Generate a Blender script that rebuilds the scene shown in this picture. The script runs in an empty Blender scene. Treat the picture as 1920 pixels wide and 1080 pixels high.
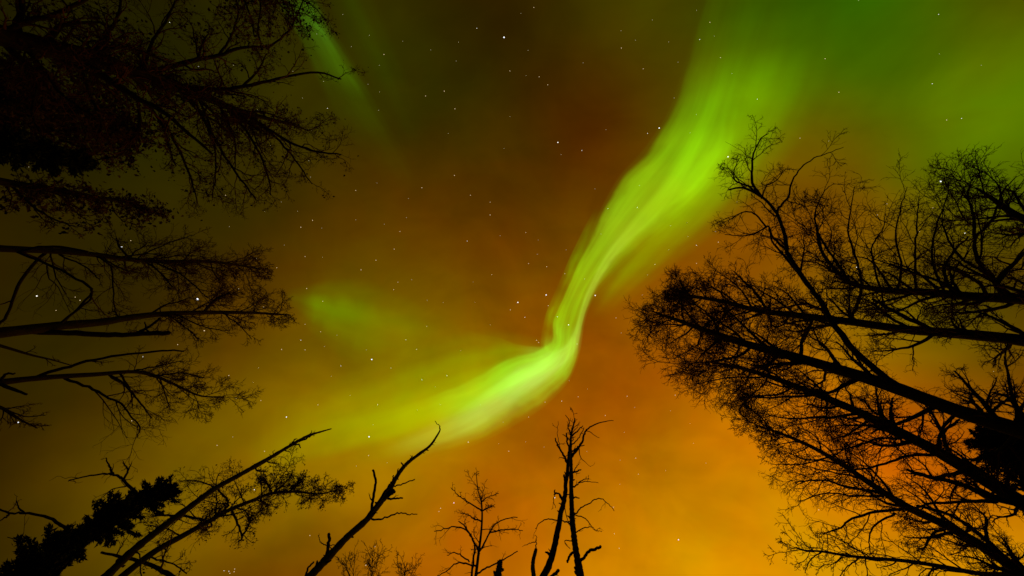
import bpy, math, random
import numpy as np

scene = bpy.context.scene
COL = scene.collection
PI = math.pi

# ------------------------------------------------------------------ camera
F = 805.0                       # focal length in photograph pixels (1920 wide)
EYE = 1.6
cam_d = bpy.data.cameras.new('camera')
cam_d.sensor_width = 36.0
cam_d.lens = 36.0 * F / 1920.0
cam_d.clip_start = 0.05
cam_d.clip_end = 20000.0
cam = bpy.data.objects.new('camera', cam_d)
cam.location = (0, 0, EYE)
cam.rotation_euler = (PI, 0, 0)     # looks straight up; image right = +X, image down = +Y
COL.objects.link(cam)
scene.camera = cam

scene.view_settings.view_transform = 'Standard'
scene.view_settings.look = 'None'
scene.view_settings.exposure = 0.0
scene.view_settings.gamma = 1.0
scene.cycles.max_bounces = 4
scene.cycles.transparent_max_bounces = 24


def lin(r, g, b):
    f = lambda c: (c / 255 / 12.92) if c <= 10 else ((c / 255 + 0.055) / 1.055) ** 2.4
    return (f(r), f(g), f(b))


def sky_dir(px, py):
    v = np.array([(px - 960) / F, (py - 540) / F, 1.0])
    return v / np.linalg.norm(v)


# ------------------------------------------------------------------ night sky
world = bpy.data.worlds.new('World')
scene.world = world
world.use_nodes = True
nt = world.node_tree
nt.nodes.clear()
N = nt.nodes.new
LK = nt.links.new


def sock(n, k):
    return n.inputs[k]


def feed(node, key, val):
    if hasattr(val, 'is_output'):
        LK(val, node.inputs[key])
    else:
        node.inputs[key].default_value = val


def M(op, a, b=None, c=None, clamp=False):
    n = N('ShaderNodeMath'); n.operation = op; n.use_clamp = clamp
    feed(n, 0, a)
    if b is not None: feed(n, 1, b)
    if c is not None: feed(n, 2, c)
    return n.outputs[0]


def V(op, a, b=None, scale=None):
    n = N('ShaderNodeVectorMath'); n.operation = op
    feed(n, 0, a)
    if b is not None: feed(n, 1, b)
    if scale is not None: feed(n, 'Scale', scale)
    return n.outputs['Value'] if op in ('DOT_PRODUCT', 'LENGTH') else n.outputs['Vector']


def noise(vec, scale, detail=3.0, rough=0.5, dist=0.0):
    n = N('ShaderNodeTexNoise'); n.inputs['Scale'].default_value = scale
    n.inputs['Detail'].default_value = detail; n.inputs['Roughness'].default_value = rough
    n.inputs['Distortion'].default_value = dist
    LK(vec, n.inputs['Vector'])
    return n


tc = N('ShaderNodeTexCoord')
direc = tc.outputs['Generated']
wob = noise(direc, 2.6, 3.0, 0.5)
wv = V('SUBTRACT', wob.outputs['Color'], (0.5, 0.5, 0.5))
wdir = V('NORMALIZE', V('ADD', direc, V('SCALE', wv, scale=0.07)))

# town glow: brightest low in one quarter of the sky, brown and dim on the far side
glow_axis = sky_dir(1560, 1500)
gd = V('DOT_PRODUCT', wdir, tuple(glow_axis))
ramp = N('ShaderNodeValToRGB')
LK(gd, ramp.inputs[0])
el = ramp.color_ramp.elements
stops = [(0.20, (34, 26, 2)), (0.42, (58, 41, 0)), (0.58, (92, 56, 0)), (0.70, (126, 70, 0)), (0.80, (166, 94, 0)),
         (0.90, (200, 126, 0)), (0.97, (216, 142, 0))]
while len(el) < len(stops): el.new(0.5)
for e, (p, c) in zip(el, stops):
    e.position = p; e.color = (*lin(*c), 1)
colour = ramp.outputs['Color']

# broad banks of airglow, lit cloud and diffuse green light about the sky:
# (px, py, concentration, red, green) added to the town glow
PATCH = [
    (250, 20, 74.0, -0.0044, -0.0024),
    (730, 20, 46.8, 0.0138, 0.0123),
    (960, 20, 43.8, -0.0121, -0.0187),
    (1190, 20, 46.8, 0.0454, 0.0529),
    (1420, 20, 56.1, -0.0165, -0.0074),
    (1660, 20, 73.1, -0.0126, 0.0577),
    (1900, 20, 98.3, 0.04, -0.0235),
    (0, 240, 89.0, -0.0082, -0.0025),
    (500, 240, 45.6, 0.0069, 0.0088),
    (730, 240, 36.6, -0.0111, 0.003),
    (960, 240, 33.7, 0.0183, 0.0244),
    (1190, 240, 36.6, -0.0079, -0.0544),
    (1420, 240, 45.6, 0.0484, 0.0894),
    (1660, 240, 62.0, -0.0246, -0.0514),
    (1900, 240, 86.6, 0.018, 0.1337),
    (0, 440, 83.9, 0.0048, -0.0008),
    (250, 440, 58.1, 0.0078, 0.0057),
    (500, 440, 41.0, -0.0087, 0.0014),
    (730, 440, 32.2, 0.0519, 0.0009),
    (960, 440, 29.3, -0.0116, -0.0209),
    (1190, 440, 32.2, 0.0394, 0.0468),
    (1420, 440, 41.0, 0.0327, -0.0213),
    (1660, 440, 57.2, 0.0409, 0.0043),
    (1900, 440, 81.5, -0.0536, -0.0439),
    (0, 660, 84.2, 0.0088, 0.0014),
    (250, 660, 58.3, -0.0267, -0.0014),
    (500, 660, 41.2, 0.0477, -0.0106),
    (730, 660, 32.4, 0.0192, 0.061),
    (960, 660, 29.6, 0.0858, 0.0225),
    (1190, 660, 32.4, 0.0003, -0.0099),
    (1420, 660, 41.2, 0.0391, 0.0061),
    (1660, 660, 57.5, -0.1081, 0.0848),
    (1900, 660, 81.8, -0.1155, -0.036),
    (0, 860, 89.8, -0.0031, -0.005),
    (250, 860, 63.6, 0.0359, 0.0163),
    (500, 860, 46.3, 0.0961, 0.0634),
    (730, 860, 37.3, 0.1315, 0.0895),
    (960, 860, 34.3, -0.0429, -0.0118),
    (1190, 860, 37.3, -0.1561, -0.0593),
    (1420, 860, 46.3, 0.0331, 0.0221),
    (1660, 860, 62.8, 0.1152, -0.1359),
    (1900, 860, 87.4, -0.0847, -0.0267),
    (0, 1080, 102.2, -0.0281, -0.0146),
    (250, 1080, 75.3, 0.0571, 0.0324),
    (500, 1080, 57.4, -0.0567, -0.0415),
    (730, 1080, 48.0, 0.0345, 0.0089),
    (960, 1080, 45.0, -0.0046, -0.0426),
    (1190, 1080, 48.0, 0.0588, 0.0288),
    (1420, 1080, 57.4, 0.0447, 0.0093),
    (1660, 1080, 74.4, -0.0469, 0.0613),
    (1900, 1080, 99.7, 0.0153, 0.0556),
    (1850, 180, 75.0, 0.004, 0.045),
    (1740, 100, 60.0, 0.0, 0.018),
]
for px, py, k, r, g in PATCH:
    w = M('EXPONENT', M('MULTIPLY', M('SUBTRACT', V('DOT_PRODUCT', wdir, tuple(sky_dir(px, py))), 1.0), k))
    colour = V('ADD', colour, V('SCALE', (r, g, 0.0), scale=w))
colour = V('MAXIMUM', colour, (0.006, 0.004, 0.0))

# thin uneven cloud
cl = noise(direc, 4.2, 4.0, 0.55, 0.6)
cl2 = noise(V('MULTIPLY', wdir, (1.0, 1.6, 1.0)), 9.0, 3.0, 0.5, 0.3)
cf = M('MULTIPLY_ADD', M('SUBTRACT', cl.outputs['Fac'], 0.5), 0.75, 1.0)
cf = M('MULTIPLY', cf, M('MULTIPLY_ADD', M('SUBTRACT', cl2.outputs['Fac'], 0.5), 0.44, 1.0))
colour = V('SCALE', colour, scale=cf)
hue = noise(direc, 6.5, 4.0, 0.55, 0.5)
cg = N('ShaderNodeCombineXYZ')
LK(M('MULTIPLY_ADD', M('SUBTRACT', hue.outputs['Fac'], 0.5), 0.18, 1.0), cg.inputs[0])
LK(M('MULTIPLY_ADD', M('SUBTRACT', hue.outputs['Fac'], 0.5), -0.32, 1.0), cg.inputs[1])
colour = V('MULTIPLY', colour, cg.outputs[0])

bg = N('ShaderNodeBackground'); LK(colour, bg.inputs['Color']); bg.inputs['Strength'].default_value = 1.0
nish = N('ShaderNodeTexSky'); nish.sky_type = 'NISHITA'; nish.sun_disc = False
nish.sun_elevation = math.radians(-9.0); nish.sun_rotation = math.radians(150.0)
bg2 = N('ShaderNodeBackground'); LK(nish.outputs[0], bg2.inputs['Color']); bg2.inputs['Strength'].default_value = 0.05
add = N('ShaderNodeAddShader'); LK(bg.outputs[0], add.inputs[0]); LK(bg2.outputs[0], add.inputs[1])
outw = N('ShaderNodeOutputWorld'); LK(add.outputs[0], outw.inputs['Surface'])

# ------------------------------------------------------------------ helpers


def tag(o, label=None, cat=None, group=None, kind=None):
    if label: o['label'] = label
    if cat: o['category'] = cat
    if group: o['group'] = group
    if kind: o['kind'] = kind
    return o


def empty(name, loc):
    o = bpy.data.objects.new(name, None)
    o.location = loc
    o.empty_display_size = 0.3
    COL.objects.link(o)
    return o


def mesh_obj(name, verts, faces4, mat, parent=None, faces3=None, smooth=True):
    """verts (n,3) world coordinates, faces4 (m,4), faces3 (k,3)"""
    me = bpy.data.meshes.new(name)
    verts = np.asarray(verts, dtype=np.float32).reshape(-1, 3)
    off = np.zeros(3, np.float32)
    if parent is not None:
        off = np.array(parent.location, np.float32)
    verts = verts - off
    f4 = np.zeros((0, 4), np.int32) if faces4 is None else np.asarray(faces4, np.int32)
    f3 = np.zeros((0, 3), np.int32) if faces3 is None else np.asarray(faces3, np.int32)
    me.vertices.add(len(verts)); me.vertices.foreach_set('co', verts.ravel())
    nl = f4.size + f3.size
    me.loops.add(nl)
    me.loops.foreach_set('vertex_index', np.concatenate([f4.ravel(), f3.ravel()]).astype(np.int32))
    npoly = len(f4) + len(f3)
    me.polygons.add(npoly)
    starts = np.concatenate([np.arange(len(f4)) * 4, f4.size + np.arange(len(f3)) * 3]).astype(np.int32)
    me.polygons.foreach_set('loop_start', starts)
    me.polygons.foreach_set('use_smooth', np.full(npoly, smooth))
    me.update(calc_edges=True)
    me.materials.append(mat)
    o = bpy.data.objects.new(name, me)
    if parent is not None:
        o.parent = parent
    COL.objects.link(o)
    return o


def tubes(polys, sides):
    """polys: list of (pts list of (x,y,z), radii list) -> verts, quads; batched by length"""
    V_, F_ = [], []
    base = 0
    groups = {}
    for p, r in polys:
        groups.setdefault(len(p), []).append((p, r))
    ang = np.arange(sides) * 2 * PI / sides
    ca, sa = np.cos(ang), np.sin(ang)
    for n, lst in groups.items():
        P = np.array([a for a, _ in lst], dtype=np.float64)      # k,n,3
        R = np.array([b for _, b in lst], dtype=np.float64)      # k,n
        k = len(lst)
        T = np.empty_like(P)
        T[:, 1:-1] = P[:, 2:] - P[:, :-2]
        T[:, 0] = P[:, 1] - P[:, 0]; T[:, -1] = P[:, -1] - P[:, -2]
        T /= np.linalg.norm(T, axis=2, keepdims=True) + 1e-9
        whole = P[:, -1] - P[:, 0]
        ref = np.zeros((k, 3)); ref[np.arange(k), np.argmin(np.abs(whole), axis=1)] = 1.0
        U = np.cross(T, ref[:, None, :]); U /= np.linalg.norm(U, axis=2, keepdims=True) + 1e-9
        W = np.cross(T, U)
        ring = P[:, :, None, :] + R[:, :, None, None] * (U[:, :, None, :] * ca[None, None, :, None] + W[:, :, None, :] * sa[None, None, :, None])
        V_.append(ring.reshape(-1, 3))
        i = np.arange(n - 1)[:, None] * sides
        j = np.arange(sides)[None, :]
        q = np.stack([i + j, i + (j + 1) % sides, i + sides + (j + 1) % sides, i + sides + j], axis=-1).reshape(-1, 4)
        allq = (q[None] + (np.arange(k) * n * sides)[:, None, None]).reshape(-1, 4) + base
        F_.append(allq)
        base += k * n * sides
    return np.concatenate(V_), np.concatenate(F_)


# ------------------------------------------------------------------ materials


def new_mat(name):
    m = bpy.data.materials.new(name); m.use_nodes = True
    t = m.node_tree; t.nodes.clear()
    o = t.nodes.new('ShaderNodeOutputMaterial')
    return m, t, o


def bark(name, c1, c2, scale, rough=0.9):
    m, t, o = new_mat(name)
    b = t.nodes.new('ShaderNodeBsdfPrincipled'); b.inputs['Roughness'].default_value = rough
    b.inputs['Specular IOR Level'].default_value = 0.15
    g = t.nodes.new('ShaderNodeTexCoord')
    mp = t.nodes.new('ShaderNodeMapping'); mp.inputs['Scale'].default_value = (1, 1, 0.25)
    n = t.nodes.new('ShaderNodeTexNoise'); n.inputs['Scale'].default_value = scale; n.inputs['Detail'].default_value = 5
    r = t.nodes.new('ShaderNodeValToRGB')
    r.color_ramp.elements[0].color = (*c1, 1); r.color_ramp.elements[1].color = (*c2, 1)
    r.color_ramp.elements[0].position = 0.35; r.color_ramp.elements[1].position = 0.65
    bp = t.nodes.new('ShaderNodeBump'); bp.inputs['Strength'].default_value = 0.6; bp.inputs['Distance'].default_value = 0.02
    t.links.new(g.outputs['Object'], mp.inputs[0]); t.links.new(mp.outputs[0], n.inputs['Vector'])
    t.links.new(n.outputs['Fac'], r.inputs[0]); t.links.new(r.outputs[0], b.inputs['Base Color'])
    t.links.new(n.outputs['Fac'], bp.inputs['Height']); t.links.new(bp.outputs[0], b.inputs['Normal'])
    t.links.new(b.outputs[0], o.inputs[0])
    return m


BARK = bark('dark_bark', (0.012, 0.009, 0.007), (0.026, 0.020, 0.015), 30)
SNAG = bark('weathered_dead_wood', (0.012, 0.010, 0.008), (0.030, 0.023, 0.017), 40)
TWIG = bark('twig_bark', (0.060, 0.024, 0.012), (0.100, 0.042, 0.020), 12)
LEAF = bark('brown_leaf', (0.030, 0.020, 0.010), (0.060, 0.036, 0.016), 3, 0.7)
NEEDLE = bark('spruce_needles', (0.010, 0.018, 0.010), (0.022, 0.034, 0.018), 5, 0.8)
GROUND = bark('forest_floor', (0.020, 0.018, 0.010), (0.070, 0.055, 0.030), 2.5, 1.0)

# ------------------------------------------------------------------ ground
rng = random.Random(5)
gn = 60
xs = np.concatenate([-np.geomspace(3000, 2, gn), np.geomspace(2, 3000, gn)])
gx, gy = np.meshgrid(xs, xs)
gz = (0.07 * np.sin(gx * 0.9 + 1.3) * np.cos(gy * 0.7) + 0.05 * np.sin(gx * 2.1 + gy * 1.7)) * np.clip(30 / (np.hypot(gx, gy) + 1e-3), 0, 1) - 0.08
gv = np.stack([gx, gy, gz], -1).reshape(-1, 3)
nn = 2 * gn
ii = (np.arange(nn - 1)[:, None] * nn + np.arange(nn - 1)[None]).ravel()
gq = np.stack([ii, ii + 1, ii + nn + 1, ii + nn], -1)
tag(mesh_obj('ground', gv, gq, GROUND), kind='structure')

# ------------------------------------------------------------------ aurora


def catmull(pts, n):
    p = np.array(pts, float)
    p = np.vstack([2 * p[0] - p[1], p, 2 * p[-1] - p[-2]])
    out = []
    m = len(p) - 3
    for u in np.linspace(0, m - 1e-6, n):
        i = int(u); f = u - i
        a, b, c, d = p[i:i + 4]
        out.append(0.5 * ((2 * b) + (c - a) * f + (2 * a - 5 * b + 4 * c - d) * f * f + (3 * b - a - 3 * c + d) * f ** 3))
    return np.array(out)


def curtain_mat(name, across, along, streak=0.5, sfreq=7.0, lfreq=1.2, wave=0.10, seed=0.0):
    """across: (t, intensity) stops; along: (s, (r,g,b) linear emission) stops; s and t are the sheet's own UVs"""
    m, t, o = new_mat(name)
    nd, lk = t.nodes.new, t.links.new
    uv = nd('ShaderNodeUVMap'); uv.uv_map = 'UVMap'
    sp = nd('ShaderNodeSeparateXYZ'); lk(uv.outputs[0], sp.inputs[0])

    def mth(op, a, b, c=None):
        n = nd('ShaderNodeMath'); n.operation = op
        for i, x in enumerate((a, b, c)):
            if x is None: continue
            if hasattr(x, 'is_output'): lk(x, n.inputs[i])
            else: n.inputs[i].default_value = x
        return n.outputs[0]
    s, tt = sp.outputs[0], sp.outputs[1]

    def nz(fs, ft, off, detail):
        c = nd('ShaderNodeCombineXYZ')
        lk(mth('MULTIPLY', s, fs), c.inputs[0]); lk(mth('MULTIPLY', tt, ft), c.inputs[1]); c.inputs[2].default_value = off
        n = nd('ShaderNodeTexNoise'); n.inputs['Scale'].default_value = 1.0; n.inputs['Detail'].default_value = detail
        lk(c.outputs[0], n.inputs['Vector'])
        return n.outputs['Fac']
    # edge wanders by a fraction of the width, held to zero at the sheet's borders
    bell = mth('MULTIPLY', mth('MULTIPLY', tt, mth('SUBTRACT', 1.0, tt)), 4.0)
    tw = mth('ADD', tt, mth('MULTIPLY', mth('MULTIPLY', mth('SUBTRACT', nz(9.0, 0.9, 3.1 + seed, 4.0), 0.5), wave * 2), bell))
    ra = nd('ShaderNodeValToRGB'); ra.color_ramp.interpolation = 'EASE'
    el = ra.color_ramp.elements
    while len(el) < len(across): el.new(0.5)
    for e, (p, v) in zip(el, across): e.position = p; e.color = (v, v, v, 1)
    lk(tw, ra.inputs[0])
    rs = nd('ShaderNodeValToRGB'); rs.color_ramp.interpolation = 'EASE'
    el = rs.color_ramp.elements
    while len(el) < len(along): el.new(0.5)
    for e, (p, c) in zip(el, along): e.position = p; e.color = (*c, 1)
    lk(s, rs.inputs[0])
    st = mth('MULTIPLY_ADD', mth('SUBTRACT', nz(lfreq, sfreq, 7.7 + seed, 3.0), 0.5), streak * 2, 1.0)
    st2 = mth('MULTIPLY_ADD', mth('SUBTRACT', nz(6.0, 2.6, 1.7 + seed, 4.0), 0.5), streak * 1.3, 1.0)
    bw = nd('ShaderNodeRGBToBW'); lk(ra.outputs[0], bw.inputs[0])
    inten = mth('MAXIMUM', mth('MULTIPLY', mth('MULTIPLY', bw.outputs[0], st), st2), 0.0)
    em = nd('ShaderNodeEmission'); lk(rs.outputs[0], em.inputs['Color']); lk(inten, em.inputs['Strength'])
    tr = nd('ShaderNodeBsdfTransparent')
    ad = nd('ShaderNodeAddShader'); lk(em.outputs[0], ad.inputs[0]); lk(tr.outputs[0], ad.inputs[1])
    lk(ad.outputs[0], o.inputs[0])
    m.cycles.emission_sampling = 'NONE'
    return m


def sheet(name, edge_a, edge_b, za, zb, mat, parent=None, ns=90, ntt=18):
    """a curtain of light hung between two curves in the high air; edge_a at height za, edge_b at height zb"""
    A, B = catmull(edge_a, ns), catmull(edge_b, ns)
    vs, uv = [], []
    for i in range(ns):
        for j in range(ntt):
            t = j / (ntt - 1)
            q = A[i] * (1 - t) + B[i] * t
            z = za * (1 - t) + zb * t + 40 * math.sin(i * 0.21) * t
            vs.append(((q[0] - 960) / F * z, (q[1] - 540) / F * z, EYE + z))
            uv.append((i / (ns - 1), t))
    idx = np.arange(ns * ntt).reshape(ns, ntt)
    q4 = np.stack([idx[:-1, :-1], idx[1:, :-1], idx[1:, 1:], idx[:-1, 1:]], -1).reshape(-1, 4)
    o = mesh_obj(name, vs, q4, mat, parent)
    me = o.data
    ul = me.uv_layers.new(name='UVMap')
    vi = np.zeros(len(me.loops), np.int32); me.loops.foreach_get('vertex_index', vi)
    ul.data.foreach_set('uv', np.array(uv, np.float32)[vi].ravel())
    return o


G = lambda r, g, b, k=1.0: (r * k, g * k, b * k)
aur = empty('aurora', (0, 0, 2000))
tag(aur, 'bright green aurora ribbon bent like an elbow across the orange night sky', 'aurora')
# the ribbon itself, running down from the upper right, round the elbow and off to the left
sheet('ribbon',
      [(1322, -30), (1288, 90), (1254, 200), (1212, 268), (1160, 328), (1126, 388), (1100, 448), (1074, 508), (1052, 556), (1034, 600), (1030, 632), (1006, 652), (960, 662), (906, 690), (850, 718), (788, 742), (706, 762), (606, 786)],
      [(1460, -30), (1430, 90), (1400, 210), (1374, 290), (1326, 360), (1258, 422), (1184, 484), (1130, 538), (1102, 590), (1093, 636), (1084, 678), (1062, 724), (1018, 768), (966, 800), (906, 830), (834, 856), (744, 880), (640, 900)],
      2000, 2300,
      curtain_mat('aurora_ribbon', [(0, 0), (0.04, 0.06), (0.12, 0.62), (0.22, 0.95), (0.38, 1.0), (0.62, 0.95), (0.76, 0.78), (0.87, 0.40), (0.95, 0.08), (1, 0)],
                  [(0, (0.004, 0.02, 0)), (0.06, (0.012, 0.05, 0)), (0.12, (0.055, 0.20, 0.001)), (0.18, (0.10, 0.33, 0.002)), (0.24, (0.135, 0.40, 0.003)), (0.32, (0.150, 0.42, 0.005)),
                   (0.42, (0.14, 0.42, 0.004)), (0.50, (0.09, 0.36, 0.003)), (0.56, (0.11, 0.50, 0.008)), (0.63, (0.11, 0.56, 0.012)), (0.72, (0.10, 0.48, 0.012)), (0.80, (0.08, 0.31, 0.006)), (0.90, (0.04, 0.11, 0)), (1, (0, 0, 0))],
                  0.55, 5.0, 4.5, 0.36, 0.0), aur, ns=140, ntt=24)
# pale bright core
sheet('filament',
      [(1330, 150), (1288, 230), (1236, 320), (1180, 395), (1138, 455), (1108, 515), (1088, 565), (1074, 612), (1052, 642), (1012, 654), (966, 676), (906, 716), (846, 758), (776, 796), (700, 826)],
      [(1372, 150), (1342, 230), (1310, 320), (1262, 395), (1192, 455), (1138, 515), (1110, 565), (1096, 612), (1088, 662), (1054, 706), (1004, 750), (946, 796), (876, 832), (800, 858), (720, 880)],
      2050, 2200,
      curtain_mat('aurora_core', [(0, 0), (0.12, 0.08), (0.40, 1.0), (0.62, 0.85), (0.85, 0.15), (1, 0)],
                  [(0, (0, 0, 0)), (0.10, (0.02, 0.08, 0)), (0.20, (0.05, 0.09, 0.002)), (0.32, (0.08, 0.12, 0.012)), (0.45, (0.09, 0.18, 0.014)), (0.56, (0.11, 0.23, 0.03)), (0.68, (0.15, 0.22, 0.075)),
                   (0.80, (0.10, 0.20, 0.045)), (0.90, (0.06, 0.13, 0.012)), (1, (0, 0, 0))],
                  0.60, 5.0, 2.4, 0.18, 15.0), aur, ns=120)
# soft outer light spreading right of the rising half
sheet('veil',
      [(1360, -40), (1340, 60), (1310, 150), (1280, 240), (1240, 320), (1190, 400), (1140, 470), (1110, 540), (1090, 600)],
      [(1620, -40), (1596, 60), (1566, 150), (1528, 240), (1468, 320), (1396, 400), (1310, 470), (1218, 540), (1140, 610)],
      2100, 2500,
      curtain_mat('aurora_veil', [(0, 0), (0.22, 0.5), (0.42, 1.0), (0.62, 0.62), (0.82, 0.18), (1, 0)],
                  [(0, (0.001, 0.006, 0)), (0.14, (0.008, 0.035, 0)), (0.30, (0.06, 0.22, 0)), (0.55, (0.11, 0.34, 0.001)), (0.78, (0.06, 0.17, 0)), (1, (0, 0, 0))],
                  0.55, 3.6, 1.3, 0.10, 27.0), aur)
# soft glow above the falling half
sheet('veil',
      [(1056, 690), (1010, 712), (950, 744), (890, 774), (820, 804), (740, 832), (650, 856), (560, 880), (470, 900)],
      [(1044, 640), (1006, 628), (940, 614), (880, 616), (800, 634), (710, 664), (610, 706), (520, 756), (430, 816)],
      2000, 2400,
      curtain_mat('aurora_low_veil', [(0, 0), (0.18, 0.7), (0.40, 1.0), (0.62, 0.55), (0.82, 0.15), (1, 0)],
                  [(0, (0, 0.02, 0)), (0.12, (0.02, 0.16, 0)), (0.28, (0.03, 0.24, 0)), (0.48, (0.05, 0.20, 0)), (0.70, (0.05, 0.135, 0)), (0.88, (0.015, 0.045, 0)), (1, (0, 0, 0))],
                  0.40, 4.0, 1.0, 0.10, 9.0), aur)
sheet('fold',
      [(1120, 380), (1092, 430), (1068, 480), (1046, 530), (1026, 576), (1016, 612), (1012, 644), (1020, 664)],
      [(1150, 400), (1124, 450), (1106, 500), (1090, 545), (1072, 590), (1060, 620), (1052, 648), (1046, 670)],
      1950, 2100,
      curtain_mat('aurora_fold', [(0, 0), (0.10, 0.4), (0.28, 1.0), (0.55, 0.6), (0.8, 0.15), (1, 0)],
                  [(0, (0, 0, 0)), (0.18, (0.02, 0.10, 0)), (0.34, (0.05, 0.20, 0)), (0.46, (0.02, 0.06, 0)), (0.60, (0.06, 0.18, 0)), (0.74, (0.03, 0.07, 0)), (0.86, (0.07, 0.20, 0.004)), (1, (0, 0, 0))],
                  0.7, 3.0, 5.0, 0.25, 61.0), aur)
# thin wisp springing left from the elbow
sheet('filament',
      [(1050, 690), (1010, 690), (970, 684), (936, 674), (890, 668), (830, 660)],
      [(1040, 646), (1006, 648), (972, 644), (938, 632), (896, 622), (840, 606)],
      2000, 2300,
      curtain_mat('aurora_wisp', [(0, 0), (0.4, 0.5), (0.72, 1.0), (0.88, 0.7), (1, 0)],
                  [(0, (0, 0, 0)), (0.2, (0.05, 0.16, 0.008)), (0.45, (0.018, 0.06, 0)), (0.7, (0.006, 0.02, 0)), (1, (0, 0, 0))],
                  0.4, 3.0, 1.0, 0.10, 22.0), aur)

patch = sheet('aurora_patch',
              [(530, 540), (580, 530), (630, 518), (690, 520), (760, 548), (840, 590), (930, 640)],
              [(536, 572), (566, 610), (602, 650), (660, 690), (736, 700), (820, 690), (910, 680)],
              2200, 2400,
              curtain_mat('aurora_patch_glow', [(0, 0), (0.18, 0.35), (0.42, 1.0), (0.62, 0.7), (0.85, 0.15), (1, 0)],
                          [(0, (0, 0, 0)), (0.10, (0.006, 0.03, 0)), (0.26, (0.020, 0.115, 0)), (0.45, (0.018, 0.10, 0)), (0.68, (0.010, 0.05, 0)), (0.85, (0.004, 0.02, 0)), (1, (0, 0, 0))],
                          0.5, 3.4, 2.2, 0.14, 31.0))
tag(patch, 'small faint green aurora patch beside the treetops on the left, apart from the ribbon', 'aurora')
ray1 = sheet('aurora_ray',
             [(480, -50), (530, 30), (560, 80), (590, 150), (630, 230), (690, 310), (740, 380)],
             [(590, -50), (616, 30), (650, 90), (690, 150), (730, 210), (770, 290), (800, 370)],
             2200, 2500,
             curtain_mat('aurora_ray_glow', [(0, 0), (0.2, 0.35), (0.5, 0.8), (0.66, 1.0), (0.8, 0.45), (0.92, 0.06), (1, 0)],
                         [(0, (0.004, 0.02, 0)), (0.2, (0.026, 0.112, 0.004)), (0.42, (0.020, 0.075, 0.001)), (0.62, (0.008, 0.022, 0)), (0.82, (0.002, 0.006, 0)), (1, (0, 0, 0))],
                         0.6, 5.0, 1.0, 0.10, 41.0))
tag(ray1, 'dim green aurora ray slanting past the leafy treetop at the upper left', 'aurora')
ray2 = sheet('aurora_ray',
             [(590, -30), (630, 50), (672, 130), (716, 220), (760, 300)],
             [(700, -30), (730, 50), (764, 130), (796, 220), (824, 300)],
             2200, 2500,
             curtain_mat('aurora_thin_ray_glow', [(0, 0), (0.25, 0.4), (0.5, 1.0), (0.75, 0.4), (1, 0)],
                         [(0, (0.004, 0.016, 0)), (0.4, (0.004, 0.014, 0)), (0.8, (0.001, 0.004, 0)), (1, (0, 0, 0))],
                         0.4, 4.0, 1.0, 0.08, 52.0))
tag(ray2, 'very faint thin green aurora ray in dark brown sky, right of the leafy treetop', 'aurora')

# ------------------------------------------------------------------ stars
RS = 3600.0


def star_mat(name, col, k):
    m, t, o = new_mat(name)
    e = t.nodes.new('ShaderNodeEmission'); e.inputs['Color'].default_value = (*col, 1); e.inputs['Strength'].default_value = k
    t.links.new(e.outputs[0], o.inputs[0])
    m.cycles.emission_sampling = 'NONE'
    return m


import bmesh


def star_mesh(rad_px, mat):
    me = bpy.data.meshes.new('star')
    bm = bmesh.new(); bmesh.ops.create_icosphere(bm, subdivisions=2, radius=rad_px / F * RS)
    bm.to_mesh(me); bm.free(); me.materials.append(mat)
    return me


WHITE = star_mat('star_white', (1.0, 0.95, 0.85), 1.5)
COOL = star_mat('star_cool_white', (0.9, 0.92, 1.0), 1.6)
WARM = star_mat('star_warm', (1.0, 0.72, 0.42), 1.0)
PINK = star_mat('star_pink', (1.0, 0.62, 0.72), 1.3)
DIM = star_mat('star_dim', (1.0, 0.85, 0.55), 0.75)


def put_star(px, py, me, label, group):
    o = bpy.data.objects.new('star', me)
    d = sky_dir(px, py)
    o.location = (d[0] * RS, d[1] * RS, d[2] * RS + EYE)
    # seen size stays the same away from the zenith
    s = d[2]
    o.scale = (s, s, s)
    COL.objects.link(o)
    tag(o, label, 'star', group)


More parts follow.
